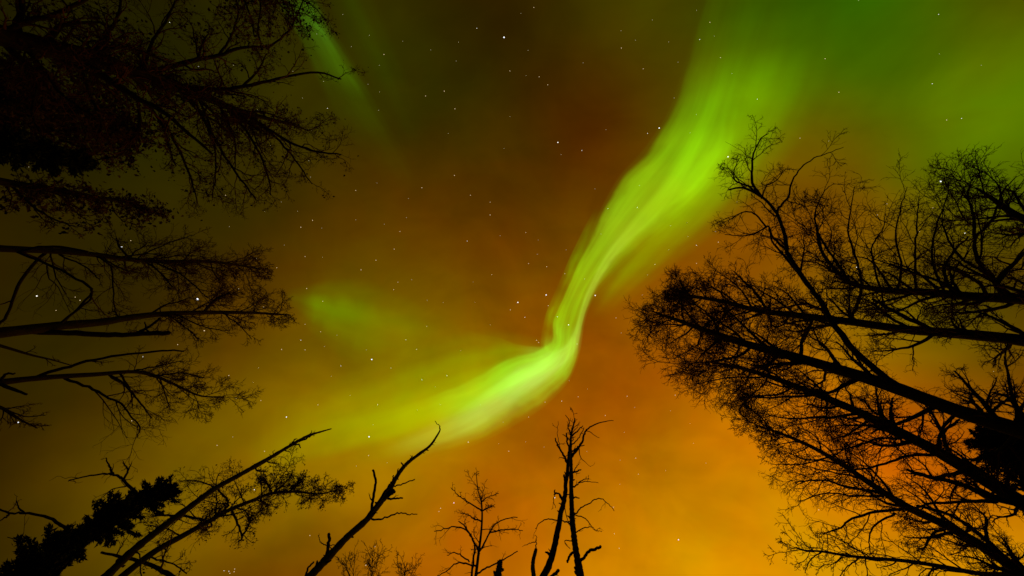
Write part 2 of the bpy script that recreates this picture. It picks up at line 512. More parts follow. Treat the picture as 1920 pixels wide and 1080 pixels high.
BRIGHT = [
    (370, 561, 3.0, COOL, 'brightest white star, shining among bare twigs between the two long horizontal trunks at left'),
    (1764, 340, 2.4, COOL, 'bright white star just above the twigs of the right hand grove, near the frame edge'),
    (228, 463, 1.7, COOL, 'white star beside the topmost trunk on the left, above its knotty middle'),
    (69, 555, 1.7, WHITE, 'white star near the left edge, between the two upper horizontal trunks'),
    (945, 70, 2.0, COOL, 'white star alone in the dark brown sky at the top centre'),
    (1236, 240, 1.7, COOL, 'white star touching the left border of the rising green ribbon'),
    (1365, 294, 1.7, WHITE, 'white star just above the twisted limb tip beside the green ribbon'),
    (1046, 267, 1.6, WHITE, 'white star in open brown sky left of the rising ribbon, high above the elbow'),
    (1024, 553, 1.7, COOL, 'white star left of the narrow neck of the ribbon, upper of a close pair'),
    (971, 567, 1.7, WHITE, 'white star in orange sky further left of the ribbon neck, lower of a close pair'),
    (1116, 554, 1.6, WHITE, 'white star on the right border of the ribbon neck'),
    (1066, 609, 1.3, WHITE, 'small white star shining through the ribbon just above its elbow'),
    (697, 674, 1.8, COOL, 'white star brightest in a small scatter left of the elbow, below the faint patch'),
    (692, 819, 1.7, COOL, 'white star above the leaning snag, beyond the bare pole tip'),
    (878, 829, 1.5, WARM, 'warm star below the falling end of the green ribbon, above the small bare tree'),
    (34, 792, 1.7, COOL, 'white star at the left edge beside the lowest bare twig'),
    (1272, 1012, 1.7, PINK, 'pinkish star alone in the orange glow right of the forked snag'),
    (1606, 501, 1.7, WHITE, 'white star seen through the twigs at the heart of the right hand grove'),
    (1809, 437, 1.7, WHITE, 'white star seen through thin forks near the right edge of the grove'),
    (686, 1060, 1.6, WARM, 'warm star low among the faint far twigs beside the leaning snag'),
    (851, 943, 1.6, PINK, 'pinkish star just left of the small bare tree crown'),
    (537, 782, 1.4, COOL, 'white star just above the tip of the long bare pole'),
    (1040, 933, 1.4, WHITE, 'white star touching the left stem of the forked snag'),
    (383, 620, 1.4, WARM, 'warm star under the second long horizontal trunk at left'),
    (477, 918, 1.4, WHITE, 'white star among the leafy twigs below the bare pole'),
]
for px, py, r, m, lab in BRIGHT:
    put_star(px, py, star_mesh(r * 0.62, m), lab, 'bright stars')

FAINT = [(720,102),(1312,74),(1165,90),(1001,14),(1331,42),(894,53),(956,133),(1011,144),(1027,159),(798,180),(853,204),(833,171),
    (1091,282),(1214,250),(852,329),(919,379),(919,403),(882,366),(667,357),(791,352),(750,434),(876,452),(986,436),(586,413),(564,426),
    (739,467),(922,515),(705,488),(677,506),(1195,389),(1140,391),(614,203),(1351,108),(1206,129),(1382,379),(1342,434),(1306,460),
    (1228,496),(639,686),(761,637),(800,612),(781,655),(733,690),(746,529),(738,543),(1045,594),(984,595),(957,581),(1059,513),(1084,744),
    (1053,752),(1176,743),(1155,596),(1082,645),(838,704),(791,712),(708,759),(1022,754),(954,846),(1192,859),(1197,889),(1025,500),(991,494),
    (1006,638),(1010,642),(1028,573),(245,451),(141,557),(150,563),(333,646),(105,582),(519,502),(575,541),(605,565),(601,622),(564,638),
    (572,656),(528,655),(429,704),(596,759),(489,751),(247,789),(572,481),(572,608),(268,669),(309,710),(420,1070),(429,1071),(440,1067),
    (439,1072),(431,1075),(496,846),(407,835),(581,1004),(823,959),(826,953),(1150,951),(1152,1001),(703,1025),(991,782),(1135,779),(1161,1028),
    (691,854),(1341,434),(1500,259),(1347,454),(1749,390),(1724,434),(1778,526),(1306,494),(1386,527),(1663,382),(1645,403),(1595,882),(1535,956),
    (1258,707),(1266,741),(1760,27),(1748,157),(1573,173),(1803,222),(1775,225),(1420,186),(1547,110),(318,42),(372,125),(392,368),(423,366),
    (50,351),(54,313),(667,412),(558,396),(494,324)]
srng = random.Random(11)
while len(FAINT) < 262:
    q = (srng.uniform(420, 1340), srng.uniform(0, 900)) if srng.random() < 0.85 else (srng.uniform(0, 1900), srng.uniform(0, 1060))
    if min((q[0] - a) ** 2 + (q[1] - b) ** 2 for a, b in FAINT) > 500:
        FAINT.append(q)
fm = [star_mesh(0.56, WARM), star_mesh(0.50, WHITE), star_mesh(0.40, DIM), star_mesh(0.64, WARM)]
for i, (px, py) in enumerate(FAINT):
    if i < 128:
        me = fm[srng.choice((0, 0, 1, 3, 3))]
    else:
        me = fm[2]
    put_star(px, py, me, 'faint pinprick star, far dimmer than the few bright white ones', 'faint stars')

# ------------------------------------------------------------------ trees
RES = random.Random


def px2w(px, py, z):
    return ((px - 960) / F * z, (py - 540) / F * z, EYE + z)


def vadd(a, b, k=1.0): return (a[0] + b[0] * k, a[1] + b[1] * k, a[2] + b[2] * k)
def vsub(a, b): return (a[0] - b[0], a[1] - b[1], a[2] - b[2])
def vlen(a): return math.sqrt(a[0] * a[0] + a[1] * a[1] + a[2] * a[2])
def vnorm(a):
    l = vlen(a) + 1e-9
    return (a[0] / l, a[1] / l, a[2] / l)
def vcross(a, b): return (a[1] * b[2] - a[2] * b[1], a[2] * b[0] - a[0] * b[2], a[0] * b[1] - a[1] * b[0])


def off_dir(d, ang, az):
    """direction at angle ang from d, turned az about it"""
    ref = (0, 0, 1) if abs(d[2]) < 0.8 else (1, 0, 0)
    u = vnorm(vcross(d, ref)); w = vcross(d, u)
    s, c = math.sin(ang), math.cos(ang)
    return vnorm(tuple(d[i] * c + (u[i] * math.cos(az) + w[i] * math.sin(az)) * s for i in range(3)))


def lerp_poly(pts, t):
    x = t * (len(pts) - 1); i = min(int(x), len(pts) - 2); f = x - i
    return tuple(pts[i][k] * (1 - f) + pts[i + 1][k] * f for k in range(3)), vnorm(vsub(pts[i + 1], pts[i]))


def lerp_list(r, t):
    x = t * (len(r) - 1); i = min(int(x), len(r) - 2); f = x - i
    return r[i] * (1 - f) + r[i + 1] * f


# growth habits: per level -> children, angle, length ratio, curl, pull upward
HABIT = {
    'birch':  dict(n=(8, 7, 4), ang=(0.75, 0.80, 0.75), ratio=(0.55, 0.60, 0.62), curl=(0.13, 0.17, 0.24, 0.26), up=(0.08, 0.02, -0.03, -0.06), depth=4),
    'brushy': dict(n=(9, 7, 4), ang=(0.70, 0.72, 0.70), ratio=(0.55, 0.58, 0.62), curl=(0.13, 0.17, 0.24, 0.26), up=(0.10, 0.04, 0.0, -0.03), depth=4),
    'wispy':  dict(n=(8, 6, 4), ang=(0.65, 0.70, 0.70), ratio=(0.55, 0.60, 0.62), curl=(0.12, 0.16, 0.22, 0.24), up=(0.08, 0.04, 0.0, -0.02), depth=4),
    'sparse': dict(n=(7, 4, 2), ang=(0.70, 0.75, 0.75), ratio=(0.45, 0.48, 0.5), curl=(0.17, 0.22, 0.28, 0.30), up=(0.06, 0.02, 0.0, 0.0), depth=4),
    'small':  dict(n=(6, 4), ang=(0.70, 0.75), ratio=(0.42, 0.48), curl=(0.14, 0.20, 0.26), up=(0.05, 0.0, 0.0), depth=3),
    'dead':   dict(n=(3, 2), ang=(0.70, 0.70), ratio=(0.40, 0.45), curl=(0.13, 0.18, 0.24), up=(0.03, 0.0, 0.0), depth=3),
    'leafy':  dict(n=(9, 7, 5), ang=(0.75, 0.85, 0.80), ratio=(0.48, 0.52, 0.55), curl=(0.18, 0.25, 0.30, 0.32), up=(0.05, -0.02, -0.05, -0.05), depth=4),
}


class Tree:
    def __init__(self, name, label, cat, path, d, w, habit, seed, group=None, tw=1.1, bark_mat=None, twig_mat=None, rough=0.04, dtop=None, droop=None):
        """path: trunk as seen, (px, py) from frame edge to tip; d: metres from the eye to the trunk; w: seen width at both ends"""
        self.rng = RES(seed)
        self.H = HABIT[habit]
        self.tw = tw
        self.bark = bark_mat or BARK
        self.twig = twig_mat or TWIG
        self.limbs, self.fine, self.tips = [], [], []
        pts2 = catmull(path, max(12, (9 if bark_mat is SNAG else 4) * len(path)))
        n = len(pts2)
        P, R = [], []
        for i, (px, py) in enumerate(pts2):
            t = i / (n - 1)
            dd = d + ((dtop if dtop is not None else d) - d) * t
            z = dd * F / max(40.0, math.hypot(px - 960, py - 540))
            P.append(px2w(px, py, z))
            wd = w[0] + (w[1] - w[0]) * t ** 0.85
            R.append(0.5 * wd * z / F)
        # a lower part down to the forest floor, following the trunk's own lean
        e = vnorm(vsub(P[2], P[0]))
        z0 = P[0][2]
        if e[2] < 0.6: e = vnorm((e[0] * 0.5, e[1] * 0.5, 0.75))
        lo = []
        for k in range(6):
            h = -0.1 + (z0 + 0.1) * k / 6
            q = (z0 - h) / e[2] * 0.6
            lo.append(((P[0][0] - e[0] * q), (P[0][1] - e[1] * q), h))
        lr = [R[0] * (1.25 + 0.9 * math.exp(-k * 1.3)) for k in range(6)]
        self.P, self.R = lo + P, lr + R
        self.R = [r * self.rng.uniform(1 - rough, 1 + rough) for r in self.R]
        self.nlo = 6
        self.root = empty(name, (lo[0][0], lo[0][1], 0.0))
        tag(self.root, label, cat, group)
        self.extra_trunk, self.knots = [], []

    # ---- growth
    def children(self, pts, radii, lvl, L, t0=0.15, nmul=1.0):
        H, rg = self.H, self.rng
        if lvl >= H['depth']: return
        li = min(lvl - 1, len(H['n']) - 1)
        nc = max(1, int(round(H['n'][li] * nmul * rg.uniform(0.8, 1.2))))
        az = rg.uniform(0, 6.28)
        for j in range(nc):
            t = t0 + (1 - t0) * ((j + rg.random()) / nc) ** 0.85
            t = min(t, 0.985)
            p, d = lerp_poly(pts, t)
            az += 2.4 + rg.uniform(-0.6, 0.6)
            a = H['ang'][li] * rg.uniform(0.7, 1.3)
            Lc = L * H['ratio'][li] * (1.15 - 0.65 * t) * rg.uniform(0.6, 1.3)
            self.grow(p, off_dir(d, a, az), Lc, lerp_list(radii, t) * 0.62, lvl + 1)

    def grow(self, p, d, L, r, lvl):
        H, rg = self.H, self.rng
        zl = max(1.5, p[2] - EYE)
        rmin = 0.5 * self.tw * zl / F * (1.35, 1.1, 0.82, 0.58)[min(lvl - 1, 3)]
        r = max(r, rmin)
        n = (11, 9, 7, 5)[min(lvl - 1, 3)]
        cur, up = H['curl'][min(lvl - 1, len(H['curl']) - 1)], H['up'][min(lvl - 1, len(H['up']) - 1)]
        pts = [p]; s = L / n
        g = rg.gauss
        for i in range(n):
            d = vnorm((d[0] + g(0, cur), d[1] + g(0, cur), d[2] + g(0, cur) + up))
            p = (p[0] + d[0] * s, p[1] + d[1] * s, p[2] + d[2] * s)
            pts.append(p)
        re = max(rmin * 0.6, r * 0.25)
        rad = [r + (re - r) * i / n for i in range(n + 1)]
        (self.limbs if lvl == 1 else self.fine).append((pts, rad))
        if lvl >= H['depth'] - 1: self.tips.append((pts[-1], d)); self.tips.append((pts[len(pts) // 2], d))
        self.children(pts, rad, lvl, L)

    def crown(self, z0f, n, len_px, prof=None, ang=0.85, side=None):
        """first-order limbs along the trunk from fraction z0f of its seen part to the tip"""
        rg = self.rng
        P, R = self.P[self.nlo:], self.R[self.nlo:]
        az = rg.uniform(0, 6.28)
        for j in range(n):
            t = z0f + (0.985 - z0f) * ((j + rg.random()) / n)
            p, d = lerp_poly(P, t)
            u = (t - z0f) / (1 - z0f)
            k = (1 - 0.72 * u) if prof is None else lerp_list(prof, u)
            az += 2.4 + rg.uniform(-0.5, 0.5)
            L = len_px * (p[2] - EYE) / F * k * rg.uniform(0.65, 1.25)
            dr = off_dir(d, ang * rg.uniform(0.75, 1.2) * (1 - 0.35 * u), az)
            if side is not None:
                # lean of the crown, as a seen direction
                dr = vnorm((dr[0] + side[0], dr[1] + side[1], dr[2]))
            self.grow(p, dr, L, lerp_list(R, t) * 0.42, 1)

    def limb(self, path, w, rise=0.8, nmul=1.0, dress=True, as_trunk=False, lvl=1, t0=0.15, lmul=1.0):
        """one limb as seen: it leaves the trunk next to its first point and climbs by rise per metre of reach"""
        P = self.P[self.nlo:]
        best, bz, at = 1e18, None, None
        for p in P + [q for e in self.extra_trunk for q in e[0]]:
            z = p[2] - EYE
            u = (p[0] / z * F + 960, p[1] / z * F + 540)
            q = (u[0] - path[0][0]) ** 2 + (u[1] - path[0][1]) ** 2
            if q < best: best, bz, at = q, z, u
        if 4 < best < 13 ** 2: path = [at] + list(path)     # rooted in the wood of the stem
        pts2 = catmull(path, max(8, 4 * len(path)))
        z = bz
        pts = [px2w(pts2[0][0], pts2[0][1], z)]
        for px, py in pts2[1:]:
            zn = z
            for _ in range(3):
                q = px2w(px, py, zn)
                zn = z + rise * math.hypot(q[0] - pts[-1][0], q[1] - pts[-1][1])
            zn = min(zn, z * 1.08)
            z = zn
            pts.append(px2w(px, py, z))
        n = len(pts)
        rad = [0.5 * (w[0] + (w[1] - w[0]) * i / (n - 1)) * (pts[i][2] - EYE) / F * self.rng.uniform(0.94, 1.06) for i in range(n)]
        # small irregularities so that no limb is a clean sweep
        js = 0.0013
        pts = [pts[0]] + [(p[0] + self.rng.gauss(0, js) * p[2] * 0.5, p[1] + self.rng.gauss(0, js) * p[2] * 0.5, p[2]) for p in pts[1:]]
        if as_trunk: self.extra_trunk.append((pts, rad))
        else: self.limbs.append((pts, rad))
        if dress:
            L = sum(vlen(vsub(pts[i + 1], pts[i])) for i in range(n - 1)) * lmul
            self.children(pts, rad, lvl, L, t0, nmul)
        self.tips.append((pts[-1], (0, 0, 1)))
        return pts, rad

    def spurs(self, n, lo, hi, t1=0.9):
        """snapped stubs and knots on dead wood"""
        rg = self.rng
        for pts, rad in [(self.P[self.nlo:], self.R[self.nlo:])] + list(self.extra_trunk):
            m = n
            for _ in range(m):
                t = rg.uniform(0.03, t1)
                p, d = lerp_poly(pts, t); r = lerp_list(rad, t)
                dr = off_dir(d, rg.uniform(0.6, 1.3), rg.uniform(0, 6.28))
                L = rg.uniform(lo, hi) * (p[2] - EYE) / F
                q = vadd(p, dr, r * 0.6)
                k = rg.uniform(0.18, 0.5) * r
                e = vadd(q, vnorm((dr[0] + rg.gauss(0, .3), dr[1] + rg.gauss(0, .3), dr[2] + rg.gauss(0, .3))), L * 0.6)
                e2 = vadd(e, vnorm((dr[0] + rg.gauss(0, .5), dr[1] + rg.gauss(0, .5), dr[2] + 0.3)), L * 0.4)
                self.knots.append(([p, q, e, e2], [k * 1.5, k * 1.2, k * 0.8, k * 0.45]))

    def dress_on(self, pts, rad, n, len_px, t0=0.1):
        rg = self.rng
        az = rg.uniform(0, 6.28)
        for j in range(n):
            t = t0 + (0.98 - t0) * (j + rg.random()) / n
            p, d = lerp_poly(pts, t)
            az += 2.4 + rg.uniform(-0.5, 0.5)
            self.grow(p, off_dir(d, 0.8 * rg.uniform(0.7, 1.2), az), len_px * (p[2] - EYE) / F * rg.uniform(0.5, 1.3) * (1.1 - 0.6 * t), lerp_list(rad, t) * 0.45, 2)

    # ---- meshes
    def finish(self, leaves=0, leaf=(0.05, 0.09), spread=0.12, branch_name='branch'):
        rg = self.rng
        cap = lambda pr: (pr[0] + [vadd(pr[0][-1], vnorm(vsub(pr[0][-1], pr[0][-2])), pr[1][-1] * 0.6)], pr[1] + [pr[1][-1] * 0.08])
        v, f = tubes([cap((self.P, self.R))] + [cap(x) for x in self.extra_trunk] + [cap(x) for x in self.knots], 14)
        mesh_obj('trunk', v, f, self.bark, self.root)
        big = sorted(self.limbs, key=lambda pr: -sum(pr[1]) * len(pr[0]))[:90]
        rest = sorted(self.limbs, key=lambda pr: -sum(pr[1]) * len(pr[0]))[90:]
        for pr in big:
            v, f = tubes([cap(pr)], 7)
            mesh_obj(branch_name, v, f, self.bark, self.root)
        fine = self.fine + rest
        if fine:
            v, f = tubes([cap(x) for x in fine], 3)
            mesh_obj('crown', v, f, self.twig, self.root)
        if leaves:
            c, dr = [], []
            for _ in range(leaves):
                p, d = rg.choice(self.tips)
                c.append((p[0] + rg.gauss(0, spread), p[1] + rg.gauss(0, spread), p[2] + rg.gauss(0, spread)))
            leaf_mesh('foliage', np.array(c), leaf, rg.randrange(10 ** 6), LEAF, self.root)


def leaf_mesh(name, C_, size, seed, mat, parent):
    g = np.random.default_rng(seed)
    n = len(C_)
    a = g.normal(size=(n, 3)); a[:, 2] -= 0.6; a /= np.linalg.norm(a, axis=1, keepdims=True)
    b = np.cross(a, g.normal(size=(n, 3))); b /= np.linalg.norm(b, axis=1, keepdims=True)
    c = np.cross(a, b)
    L = g.uniform(size[0], size[1], (n, 1)); W = L * g.uniform(0.5, 0.8, (n, 1))
    v = np.stack([C_, C_ + a * L * 0.35 + b * W * 0.5 + c * L * 0.08, C_ + a * L, C_ + a * L * 0.35 - b * W * 0.5 + c * L * 0.08, C_ + a * L * 0.5], 1).reshape(-1, 3)
    k = np.arange(n)[:, None] * 5
    f3 = np.concatenate([k + np.array([[0, 1, 4]]), k + np.array([[1, 2, 4]]), k + np.array([[0, 4, 3]]), k + np.array([[4, 2, 3]])])
    return mesh_obj(name, v, None, mat, parent, faces3=f3, smooth=False)


def spruce(label, path, d, w, reach_px, seed, n_whorl=34, group=None, tipf=0.15, needles=240):
    """narrow dark spruce: trunk, whorls of drooping boughs, needles along every bough"""
    t = Tree('spruce_tree', label, 'tree', path, d, w, 'dead', seed, group)
    rg = t.rng
    P, R = t.P[t.nlo:], t.R[t.nlo:]
    g = np.random.default_rng(seed)
    boughs, NC, ND = [], [], []
    for j in range(n_whorl):
        u = (j + rg.random() * 0.6) / n_whorl
        p, dd = lerp_poly(P, u * 0.99)
        lobes = 0.72 + 0.42 * math.sin(u * 23 + seed + 1.2 * math.sin(u * 9))
        for k in range(5):
            az = k * 1.257 + j * 0.55 + rg.uniform(-0.3, 0.3)
            L = (reach_px * (p[2] - EYE) / F) * ((1 - u) ** 0.6 * (1 - tipf) + tipf) * lobes * rg.uniform(0.4, 1.4)
            dr = vnorm((math.cos(az), math.sin(az), rg.uniform(-0.15, 0.25) + 0.5 * u))
            pts, q, r0 = [p], p, 0.02
            for i in range(5):
                dr = vnorm((dr[0] + rg.gauss(0, .08), dr[1] + rg.gauss(0, .08), dr[2] + rg.gauss(0, .06) - 0.05 + (0.10 if i > 2 else 0)))
                q = vadd(q, dr, L / 5); pts.append(q)
            boughs.append((pts, [r0 * (1 - i / 6.5) for i in range(6)]))
            pa = np.array(pts)
            m = int(needles * 2.2 * max(0.35, L))
            tt = g.uniform(0.08, 1.0, m) * 4.999
            ix = tt.astype(int); fr = (tt - ix)[:, None]
            base = pa[ix] * (1 - fr) + pa[ix + 1] * fr
            sp = (1 - tt[:, None] / 5) * 0.17 * L + 0.03
            base = base + g.normal(size=(m, 3)) * sp * np.array([0.5, 0.5, 0.35])
            NC.append(base); ND.append(np.repeat(np.array([dr]), m, 0))
    v, f = tubes([(t.P, t.R)], 10); mesh_obj('trunk', v, f, t.bark, t.root)
    big = boughs[::2][:96]
    for pr in big:
        v, f = tubes([pr], 5); mesh_obj('bough', v, f, t.bark, t.root)
    v, f = tubes([x for i, x in enumerate(boughs) if not (i % 2 == 0 and i // 2 < 96)], 4)
    C_, D_ = np.concatenate(NC), np.concatenate(ND)
    n = len(C_)
    a = D_ + g.normal(size=(n, 3)) * 0.75; a /= np.linalg.norm(a, axis=1, keepdims=True)
    b = np.cross(a, g.normal(size=(n, 3))); b /= np.linalg.norm(b, axis=1, keepdims=True)
    L = g.uniform(0.025, 0.06, (n, 1)); W = L * 0.26
    nv = np.stack([C_ - b * W, C_ + b * W, C_ + a * L], 1).reshape(-1, 3)
    nf = np.arange(n * 3).reshape(-1, 3)
    mesh_obj('crown', np.concatenate([v, nv]), f, NEEDLE, t.root, faces3=nf + len(v), smooth=False)
    return t


# ---- right hand grove: tall birches whose trunks run up towards the zenith
GR = 'tall bare birches of the right hand grove'
t = Tree('birch_tree', 'thickest birch of the right grove, long dark trunk sloping up from the right edge', 'tree',
         [(1960, 822), (1900, 803), (1800, 772), (1650, 717), (1500, 672), (1400, 645), (1330, 622), (1270, 600), (1232, 588)], 6.0, (35, 4), 'birch', 21, GR, 1.0)
t.limb([(1702, 738), (1650, 700), (1600, 655), (1565, 610), (1535, 560), (1505, 520), (1478, 475), (1471, 440), (1456, 398), (1428, 370), (1395, 352), (1366, 356)], (13, 3), 0.55, 0.55, lmul=0.5)
t.limb([(1456, 400), (1462, 388), (1478, 370), (1482, 350), (1496, 322), (1520, 300), (1550, 288), (1582, 276)], (5, 1.1), 0.5, 0.5, lmul=0.6)
t.limb([(1427, 368), (1412, 345), (1410, 315), (1412, 290), (1425, 262), (1440, 250)], (5.5, 1.6), 0.5, 0.8, lmul=0.7)
t.limb([(1425, 368), (1404, 350), (1380, 340), (1376, 322), (1384, 300)], (4.5, 1.5), 0.5, 0.9)
t.limb([(1428, 372), (1436, 350), (1455, 338), (1474, 316)], (3.2, 1.2), 0.5, 0.6)
t.limb([(1476, 470), (1448, 444), (1440, 424), (1420, 436), (1392, 442), (1360, 440)], (5, 1.4), 0.5, 0.8)
t.limb([(1500, 515), (1470, 480), (1448, 452), (1444, 430)], (6, 2), 0.5, 0.8)
t.limb([(1436, 425), (1415, 400), (1392, 398), (1372, 410), (1356, 418)], (3.5, 1.3), 0.5, 0.8)
t.limb([(1800, 770), (1770, 800), (1760, 830), (1758, 850)], (8, 3), 0.3, 0.5)
t.limb([(1905, 800), (1908, 772), (1896, 735), (1890, 700), (1884, 672), (1890, 640)], (10, 1.5), 0.35, 0.6)
t.limb([(1850, 786), (1868, 765), (1890, 748), (1912, 742)], (7, 3), 0.3, 0.6)
t.crown(0.02, 16, 120, [1.0, 1.0, 1.0, 1.0], 1.0)
t.crown(0.40, 24, 135, [1.0, 1.1, 1.1, 0.95, 0.75], 0.85, (0.0, 0.22))
t.finish()

t = Tree('birch_tree', 'nearly level birch trunk above the thickest one, ending in dense brushy twigs', 'tree',
         [(1960, 648), (1900, 636), (1800, 626), (1700, 618), (1600, 604), (1500, 592), (1420, 582), (1360, 566), (1300, 556), (1262, 552)], 6.6, (24, 4), 'brushy', 22, GR, 1.0)
t.limb([(1590, 604), (1612, 560), (1614, 520), (1600, 470), (1590, 430), (1596, 390), (1602, 350)], (7, 1.2), 0.5, 0.8, lmul=0.6)
t.limb([(1750, 620), (1700, 596), (1660, 575), (1636, 560)], (10, 5), 0.5, 0.6)
t.limb([(1440, 585), (1420, 552), (1395, 528), (1375, 508)], (7, 2), 0.6, 1.6, lmul=0.8)
t.crown(0.02, 18, 115, [1.0, 1.0, 1.0, 1.0], 1.0)
t.crown(0.40, 22, 120, [1.0, 1.05, 0.9, 0.85, 0.6], 0.80)
t.crown(0.84, 4, 75, [1, 0.9, 0.7], 0.55)
t.finish()

t = Tree('birch_tree', 'uppermost level birch trunk at the right edge, forking upward into dark clumps', 'tree',
         [(1960, 566), (1900, 560), (1820, 556), (1740, 548), (1680, 546), (1620, 538), (1580, 520), (1540, 470), (1530, 420)], 7.2, (23, 3), 'birch', 23, GR, 1.0)
t.limb([(1880, 560), (1862, 520), (1838, 496), (1828, 450), (1860, 412), (1880, 360), (1905, 330)], (11, 1.3), 0.5, 1.0, lmul=0.7)
t.limb([(1828, 446), (1824, 400), (1815, 360), (1826, 330)], (6, 1.2), 0.5, 1.0)
t.limb([(1790, 552), (1770, 510), (1790, 470), (1815, 445)], (8, 3), 0.5, 0.8)
t.limb([(1718, 548), (1716, 500), (1718, 440), (1720, 400), (1722, 370)], (6, 1.0), 0.4, 1.0, lmul=0.7)
t.limb([(1650, 540), (1640, 500), (1636, 460), (1655, 430), (1660, 400)], (5, 1.1), 0.5, 1.0)
t.limb([(1682, 546), (1690, 500), (1680, 445), (1688, 395), (1700, 352)], (6, 1.1), 0.45, 1.1, lmul=0.7)
t.limb([(1772, 550), (1748, 490), (1754, 430), (1772, 382), (1780, 342)], (6, 1.1), 0.45, 1.1, lmul=0.7)
t.limb([(1870, 530), (1890, 505), (1925, 470), (1950, 440)], (9, 4), 0.3, 0.8)
t.limb([(1588, 520), (1560, 480), (1536, 440), (1528, 400), (1545, 360), (1562, 345)], (6, 1.1), 0.5, 1.0, lmul=0.7)
t.limb([(1845, 510), (1800, 480), (1770, 430), (1768, 395)], (6, 1.1), 0.5, 0.9)
t.crown(0.02, 34, 125, [1.0, 1.1, 1.0, 0.8, 0.6], 0.95, (0.0, -0.2))
t.finish()

t = Tree('birch_tree', 'birch whose dark crown clumps fill the right edge above the level trunks', 'tree',
         [(1990, 440), (1950, 425), (1900, 400), (1860, 372), (1830, 352)], 8.5, (22, 3), 'birch', 24, GR, 1.1)
t.crown(0.05, 15, 120, [1.0, 1.0, 0.9, 0.7], 0.85)
t.finish()

t = Tree('birch_tree', 'straight birch running just below the thickest trunk, third down the right edge', 'tree',
         [(1960, 966), (1920, 945), (1840, 895), (1760, 848), (1690, 812), (1600, 768), (1520, 735), (1440, 705), (1380, 688), (1340, 680)], 6.3, (31, 4), 'birch', 25, GR, 1.0)
t.limb([(1765, 850), (1762, 818), (1780, 800), (1800, 786)], (7, 4), 0.3, 0.3)
t.limb([(1690, 812), (1672, 790), (1670, 765), (1674, 745)], (9, 3), 0.3, 0.6)
t.limb([(1690, 822), (1650, 822), (1600, 838), (1560, 846)], (6, 2), 0.4, 0.9)
t.limb([(1755, 852), (1700, 856), (1650, 872), (1600, 882), (1560, 880)], (7, 2), 0.4, 0.9)
t.limb([(1960, 955), (1870, 936), (1800, 908), (1735, 892), (1700, 880)], (15, 5), 0.3, 0.8, lmul=0.6)
t.limb([(1870, 940), (1820, 940), (1740, 946), (1690, 960)], (8, 2), 0.4, 0.9)
t.crown(0.02, 18, 110, [1.0, 1.0, 1.0, 1.0], 1.0)
t.crown(0.38, 25, 135, [0.9, 1.1, 1.1, 1.0, 0.9], 0.85, (-0.06, 0.22))
t.finish()

t = Tree('birch_tree', 'lower birch of the right grove, slanting up out of the bottom right corner', 'tree',
         [(1945, 1100), (1910, 1072), (1850, 1030), (1780, 988), (1700, 950), (1640, 912), (1590, 878), (1530, 842), (1470, 815), (1425, 800)], 6.6, (23, 3.5), 'birch', 26, GR, 1.0)
t.limb([(1905, 1068), (1860, 1022), (1820, 990), (1780, 965), (1720, 948)], (11, 5), 0.3, 0.5, lmul=0.5)
t.limb([(1690, 955), (1650, 958), (1600, 972), (1575, 990), (1545, 1000)], (7, 2), 0.5, 1.0)
t.limb([(1680, 962), (1640, 985), (1630, 1010), (1632, 1040)], (4, 1.6), 0.3, 0.8)
t.limb([(1660, 925), (1600, 915), (1540, 900), (1490, 905)], (6, 2), 0.5, 1.0)
t.limb([(1650, 930), (1600, 930), (1550, 925), (1500, 940)], (5, 1.6), 0.4, 1.0)
t.limb([(1780, 990), (1750, 1000), (1735, 1025), (1720, 1030)], (6, 2), 0.3, 0.9)
t.crown(0.02, 34, 118, [0.8, 1.0, 1.0, 1.0, 0.9, 0.8], 0.9)
t.crown(0.86, 6, 85, [1, 0.9, 0.8], 0.5)
t.finish()

t = Tree('birch_tree', 'slender low birch along the bottom edge of the right grove, thin drooping tips', 'tree',
         [(1960, 1086), (1900, 1078), (1840, 1076), (1770, 1063), (1700, 1052), (1640, 1047), (1590, 1042), (1540, 1034), (1510, 1032), (1492, 1026)], 8.2, (11, 2), 'sparse', 27, GR, 1.0)
t.limb([(1752, 1062), (1740, 1080), (1722, 1095)], (4, 2), 0.2, 0.8)
t.limb([(1630, 1048), (1600, 1025), (1560, 1005), (1530, 1000)], (3, 1.3), 0.4, 1.2)
t.limb([(1610, 1047), (1590, 1062), (1575, 1080)], (3.5, 1.3), 0.2, 1.0)
t.limb([(1540, 1034), (1520, 1050), (1508, 1075)], (3, 1.2), 0.2, 1.0)
t.crown(0.10, 26, 85, [0.8, 1.0, 0.9, 0.7], 0.8)
t.finish()

spruce('dark spruce at the right edge, wedged below the thickest birch trunk', [(1990, 900), (1930, 862), (1885, 838), (1850, 822)], 7.0, (18, 3), 70, 31, 30, tipf=0.5)

# ---- left side
GL = 'bare trees standing along the left side'
t = Tree('birch_tree', 'upper bare trunk on the left, knotty middle and comb of drooping twigs', 'tree',
         [(-40, 462), (0, 466), (90, 470), (165, 476), (240, 486), (300, 490), (380, 490), (440, 496), (488, 505)], 7.0, (15, 3), 'wispy', 41, GL, 0.95)
t.limb([(85, 474), (50, 510), (30, 545), (15, 585), (-10, 620)], (6, 4.5), 0.1, 0.15)
t.limb([(40, 476), (100, 500), (160, 532), (172, 548), (150, 575), (112, 612)], (5, 4), 0.1, 0.3)
t.limb([(115, 480), (160, 500), (186, 525)], (4, 2), 0.3, 0.8)
t.limb([(95, 480), (105, 520), (125, 552)], (3.5, 1.5), 0.2, 0.8)
t.limb([(180, 480), (208, 500), (212, 540), (215, 580), (222, 596)], (4, 1.5), 0.2, 0.9)
t.limb([(255, 490), (225, 465), (218, 446)], (5, 2), 0.2, 0.6)
t.limb([(270, 488), (300, 510), (325, 540)], (5, 2), 0.3, 1.2)
